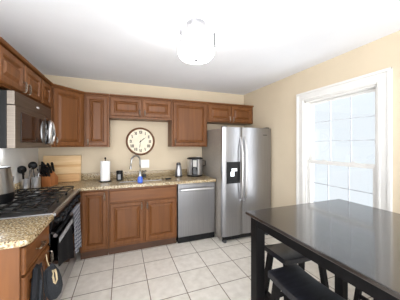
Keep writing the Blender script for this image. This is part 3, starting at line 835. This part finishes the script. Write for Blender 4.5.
obj('plate', box(BM(), -.036, .036, -.007, 0, -.057, .057, .003), 'white', ol, smooth=False)

# outlet under the clock
sw = thing('wall_outlet', 'white double outlet plate under the wall clock', 'outlet', (.355, YW, 1.125))
obj('plate', box(BM(), -.066, .066, -.006, 0, -.068, .068, .003), 'white', sw, smooth=False)
for x in (-.028, .028):
    obj('socket', box(BM(), x - .017, x + .017, -.009, -.005, -.035, .035, .003), 'white', sw, smooth=False)

# ------------------------------------------------------------------ wall clock
ck_ = thing('wall_clock', 'round wall clock with brown rim and Roman numerals', 'clock', (.281, YW - .001, 1.496))
R_ = .226
bm = BM(); lathe(bm, [(R_ - .030, -.018), (R_ - .026, -.034), (R_ - .012, -.042), (R_, -.032), (R_ + .002, -.012), (R_, 0), (R_ - .030, 0)], seg=56, axis='Y')
bm.faces.ensure_lookup_table()
obj('rim', bm, 'clockwood', ck_)
bm = BM(); lathe(bm, [(R_ - .026, -.0185), (R_ - .026, -.020), (.002, -.0205)], seg=56, axis='Y'); obj('face', bm, 'clockface', ck_)
roman = ['XII', 'I', 'II', 'III', 'IIII', 'V', 'VI', 'VII', 'VIII', 'IX', 'X', 'XI']
def stroke(bm, x0, z0, x1, z1, w_):
    d = Vector((x1 - x0, 0, z1 - z0)).normalized(); nrm = Vector((-d.z, 0, d.x)) * w_ / 2
    A, B = Vector((x0, -.0205, z0)), Vector((x1, -.0205, z1)); off = Vector((0, -.0012, 0))
    vs = [bm.verts.new(p) for p in (A + nrm, B + nrm, B - nrm, A - nrm, A + nrm + off, B + nrm + off, B - nrm + off, A - nrm + off)]
    for f in ((3, 2, 1, 0), (4, 5, 6, 7), (0, 1, 5, 4), (1, 2, 6, 5), (2, 3, 7, 6), (3, 0, 4, 7)): bm.faces.new([vs[i] for i in f])
for i, s in enumerate(roman):
    bm = BM(); hgt = .050; wd = {'I': .013, 'V': .026, 'X': .026}
    sc = min(1, .055 / sum(wd[c] for c in s)); x = -sum(wd[c] for c in s) * sc / 2
    for c in s:
        ww = wd[c] * sc
        if c == 'I': stroke(bm, x + ww / 2, -hgt / 2, x + ww / 2, hgt / 2, .0085)
        elif c == 'V': stroke(bm, x + .002, hgt / 2, x + ww / 2, -hgt / 2, .0085); stroke(bm, x + ww - .002, hgt / 2, x + ww / 2, -hgt / 2, .005)
        else: stroke(bm, x + .002, hgt / 2, x + ww - .002, -hgt / 2, .0085); stroke(bm, x + ww - .002, hgt / 2, x + .002, -hgt / 2, .005)
        x += ww
    a = i * PI / 6
    obj('numeral', bm, 'ink', ck_, (.150 * math.sin(a), 0, .150 * math.cos(a)), (0, a if 0 else 0, 0), smooth=False)
def hand(ang, L, w_, nm):
    bm = BM(); prism(bm, [(-w_ * .5, -.03), (w_ * .5, -.03), (w_, L * .6), (0, L), (-w_, L * .6)], -.026, -.024, 'Y')
    obj(nm, bm, 'ink', ck_, rot=(0, ang, 0), smooth=False)
hand(math.radians(50), .105, .007, 'hour_hand'); hand(math.radians(189), .125, .0045, 'minute_hand')
bm = BM(); lathe(bm, [(.012, -.0205), (.012, -.028), (.006, -.030)], axis='Y', seg=16); obj('hub', bm, 'ink', ck_)

# ------------------------------------------------------------------ ceiling light
cl = thing('ceiling_light', 'semi-flush ceiling light with glowing white drum shade', 'ceiling light', (.572, 1.59, HC))
bm = BM(); lathe(bm, [(.084, 0), (.084, -.012), (.078, -.03), (.055, -.05), (.03, -.058)], seg=32); obj('canopy', bm, 'nickel', cl)
bm = BM(); tube(bm, [(0, 0, -.05), (0, 0, -.11)], .012); obj('stem', bm, 'chrome', cl)
bm = BM(); lathe(bm, [(.02, -.088), (.105, -.090), (.128, -.098), (.146, -.125), (.150, -.16), (.150, -.225), (.144, -.258), (.128, -.280), (.105, -.290), (.02, -.294)], seg=48); obj('shade', bm, 'shade', cl)
bm = BM(); lathe(bm, [(.014, -.292), (.016, -.300), (.010, -.310), (.002, -.314)], seg=16); obj('finial', bm, 'nickel', cl)
for k in range(3):
    a = math.radians(201 + 120 * k)
    bm = BM(); x, y = .153 * math.cos(a), .153 * math.sin(a)
    box(bm, x - .010, x + .010, y - .008, y + .008, -.215, -.100, .003)
    obj('clip', bm, 'nickel', cl)

# ------------------------------------------------------------------ table
TX0, TX1, TY0, TY1, TZ = .900, 1.962, -.18, 1.365, .914
tb = thing('dining_table', 'large dark counter-height dining table in front of the window', 'table', ((TX0 + TX1) / 2, (TY0 + TY1) / 2, 0))
hx_, hy_ = (TX1 - TX0) / 2, (TY1 - TY0) / 2
bm = BM(); box(bm, -hx_, hx_, -hy_, hy_, TZ - .022, TZ, .004); obj('tabletop', bm, 'table', tb, smooth=False)
lx, ly, lw_ = hx_ - .030, hy_ - .030, .075
for sx in (-1, 1):
    for sy in (-1, 1):
        x0, x1 = sorted((sx * lx, sx * (lx - lw_))); y0, y1 = sorted((sy * ly, sy * (ly - lw_)))
        obj('leg', box(BM(), x0, x1, y0, y1, 0, TZ - .0225, .004), 'tableleg', tb, smooth=False)
    x0, x1 = sorted((sx * (lx - .006), sx * (lx - .028)))
    obj('apron_rail', box(BM(), x0, x1, -ly + lw_, ly - lw_, TZ - .095, TZ - .0225, .002), 'tableleg', tb, smooth=False)
for sy in (-1, 1):
    y0, y1 = sorted((sy * (ly - .006), sy * (ly - .028)))
    obj('apron_rail', box(BM(), -lx + lw_, lx - lw_, y0, y1, TZ - .095, TZ - .0225, .002), 'tableleg', tb, smooth=False)

# ------------------------------------------------------------------ saddle stools
def make_stool(label):
    s = thing('saddle_stool', label, 'stool', (0, 0, 0), 0, 'saddle stools under the table')
    L, Wd, th, zt = .43, .235, .038, .615
    bm = BM(); N = 12
    T, B = [], []
    for i in range(N + 1):
        u = -1 + 2 * i / N; z = zt + .016 * u * u
        T.append([bm.verts.new((u * L / 2, y * Wd / 2, z - (.003 if abs(y) == 1 else 0))) for y in (-1, -.94, .94, 1)])
        B.append([bm.verts.new((u * L / 2, y * Wd / 2, z - th)) for y in (-1, 1)])
    for i in range(N):
        for k in range(3): bm.faces.new((T[i][k], T[i + 1][k], T[i + 1][k + 1], T[i][k + 1]))
        bm.faces.new((B[i][0], B[i][1], B[i + 1][1], B[i + 1][0]))
        bm.faces.new((T[i][0], B[i][0], B[i + 1][0], T[i + 1][0])); bm.faces.new((T[i][3], T[i + 1][3], B[i + 1][1], B[i][1]))
    for i in (0, N): bm.faces.new((*T[i], B[i][1], B[i][0]))
    obj('seat', bm, 'seat', s)
    ends = {}
    for sx in (-1, 1):
        for sy in (-1, 1):
            a = Vector((sx * .165, sy * .085, zt - th + .004)); b_ = Vector((sx * .215, sy * .150, 0)); ends[(sx, sy)] = (a, b_)
            bm = BM(); hs = .019
            A = [bm.verts.new((a.x + p * hs, a.y + q * hs, a.z)) for p, q in ((-1, -1), (1, -1), (1, 1), (-1, 1))]
            Bv = [bm.verts.new((b_.x + p * hs * .9, b_.y + q * hs * .9, 0)) for p, q in ((-1, -1), (1, -1), (1, 1), (-1, 1))]
            bm.faces.new(A); bm.faces.new(Bv[::-1])
            for k in range(4): bm.faces.new((A[k], A[(k + 1) % 4], Bv[(k + 1) % 4], Bv[k]))
            obj('leg', bm, 'tableleg', s, smooth=False)
    def atz(k, z): a, b_ = ends[k]; return a + (b_ - a) * ((a.z - z) / a.z)
    for k0, k1, z in (((-1, -1), (1, -1), .17), ((-1, 1), (1, 1), .17), ((-1, -1), (-1, 1), .25), ((1, -1), (1, 1), .25)):
        p, q = atz(k0, z), atz(k1, z); d = (q - p).normalized()
        bm = BM(); hv = .016; n_ = Vector((-d.y, d.x, 0)) * .009; up = Vector((0, 0, hv))
        p2, q2 = p + d * .012, q - d * .012
        vs = [bm.verts.new(c + n_ * s1 + up * s2) for c in (p2, q2) for s1, s2 in ((-1, -1), (1, -1), (1, 1), (-1, 1))]
        for f in ((0, 1, 2, 3), (7, 6, 5, 4), (0, 4, 5, 1), (1, 5, 6, 2), (2, 6, 7, 3), (3, 7, 4, 0)): bm.faces.new([vs[i] for i in f])
        obj('stretcher', bm, 'tableleg', s, smooth=False)
    return s
st = make_stool('black saddle stool tucked crosswise under the far end of the table')
st.location = (1.275, 1.235, 0)
dup(st, (.985, .845, 0), PI / 2, 'black saddle stool nearest the viewer, half under the left side of the table')
dup(st, (1.985, .93, 0), PI / 2, 'black saddle stool on the window side, only its legs seen under the tabletop')

# ------------------------------------------------------------------ mitts hanging on the near left cabinet
mt = thing('oven_mitt', 'charcoal oven mitt with beige loop hanging by the near left cabinet', 'oven mitt', (-.450, 1.61, .640), -.45)
def cloth_shape(poly, th, parent, name, mat, bulge=.012):
    bm = BM(); c = Vector((sum(p[0] for p in poly) / len(poly), sum(p[1] for p in poly) / len(poly)))
    loops = []
    for s_, o_ in ((1, 0), (.92, th * .6), (.6, th), ):
        loops.append([bm.verts.new((o_, c.x + (p[0] - c.x) * s_, c.y + (p[1] - c.y) * s_)) for p in poly])
    back = [bm.verts.new((-th * .3, c.x + (p[0] - c.x) * .92, c.y + (p[1] - c.y) * .92)) for p in poly]
    for A, B in zip([back] + loops, loops):
        if A is B: continue
        for k in range(len(poly)): bm.faces.new((A[k], A[(k + 1) % len(poly)], B[(k + 1) % len(poly)], B[k]))
    bm.faces.new(loops[-1]); bm.faces.new(back[::-1])
    return obj(name, bm, mat, parent)
cloth_shape([(-.030, -.01), (.025, -.0), (.065, -.06), (.092, -.13), (.105, -.20), (.088, -.245), (.045, -.26), (.0, -.235), (-.035, -.16), (-.042, -.08)], .03, mt, 'mitt_body', 'mitt')
bm = BM(); tube(bm, [(.030, y, z) for y, z in ((-.002, -.03), (.014, -.036), (.024, -.07), (.028, -.11), (.016, -.128), (.004, -.11), (-.004, -.07))], .0065, 8, True)
s_ = obj('edge_loop', bm, 'beige', mt); s_['label'] = 'beige loop'
bm = BM(); tube(bm, [(.0, .0, -.005), (.004, -.02, .04), (.006, -.03, .085)], .003); obj('hanging_cord', bm, 'beige', mt)
bg_ = thing('apron', 'black cloth apron hanging from the door pull of the near left cabinet', 'apron', (-.492, 1.515, .70))
cloth_shape([(-.02, 0), (.02, 0), (.045, -.07), (.07, -.2), (.085, -.38), (.02, -.42), (-.05, -.41), (-.07, -.28), (-.05, -.1)], .028, bg_, 'cloth', 'cloth')
for y in (-.02, .025):
    bm = BM(); tube(bm, [(.026, y * .3, .005), (.034, y, -.08), (.034, y * 2.2, -.22), (.03, y * 2.5, -.36)], .006, 6); obj('strap', bm, 'mitt', bg_)
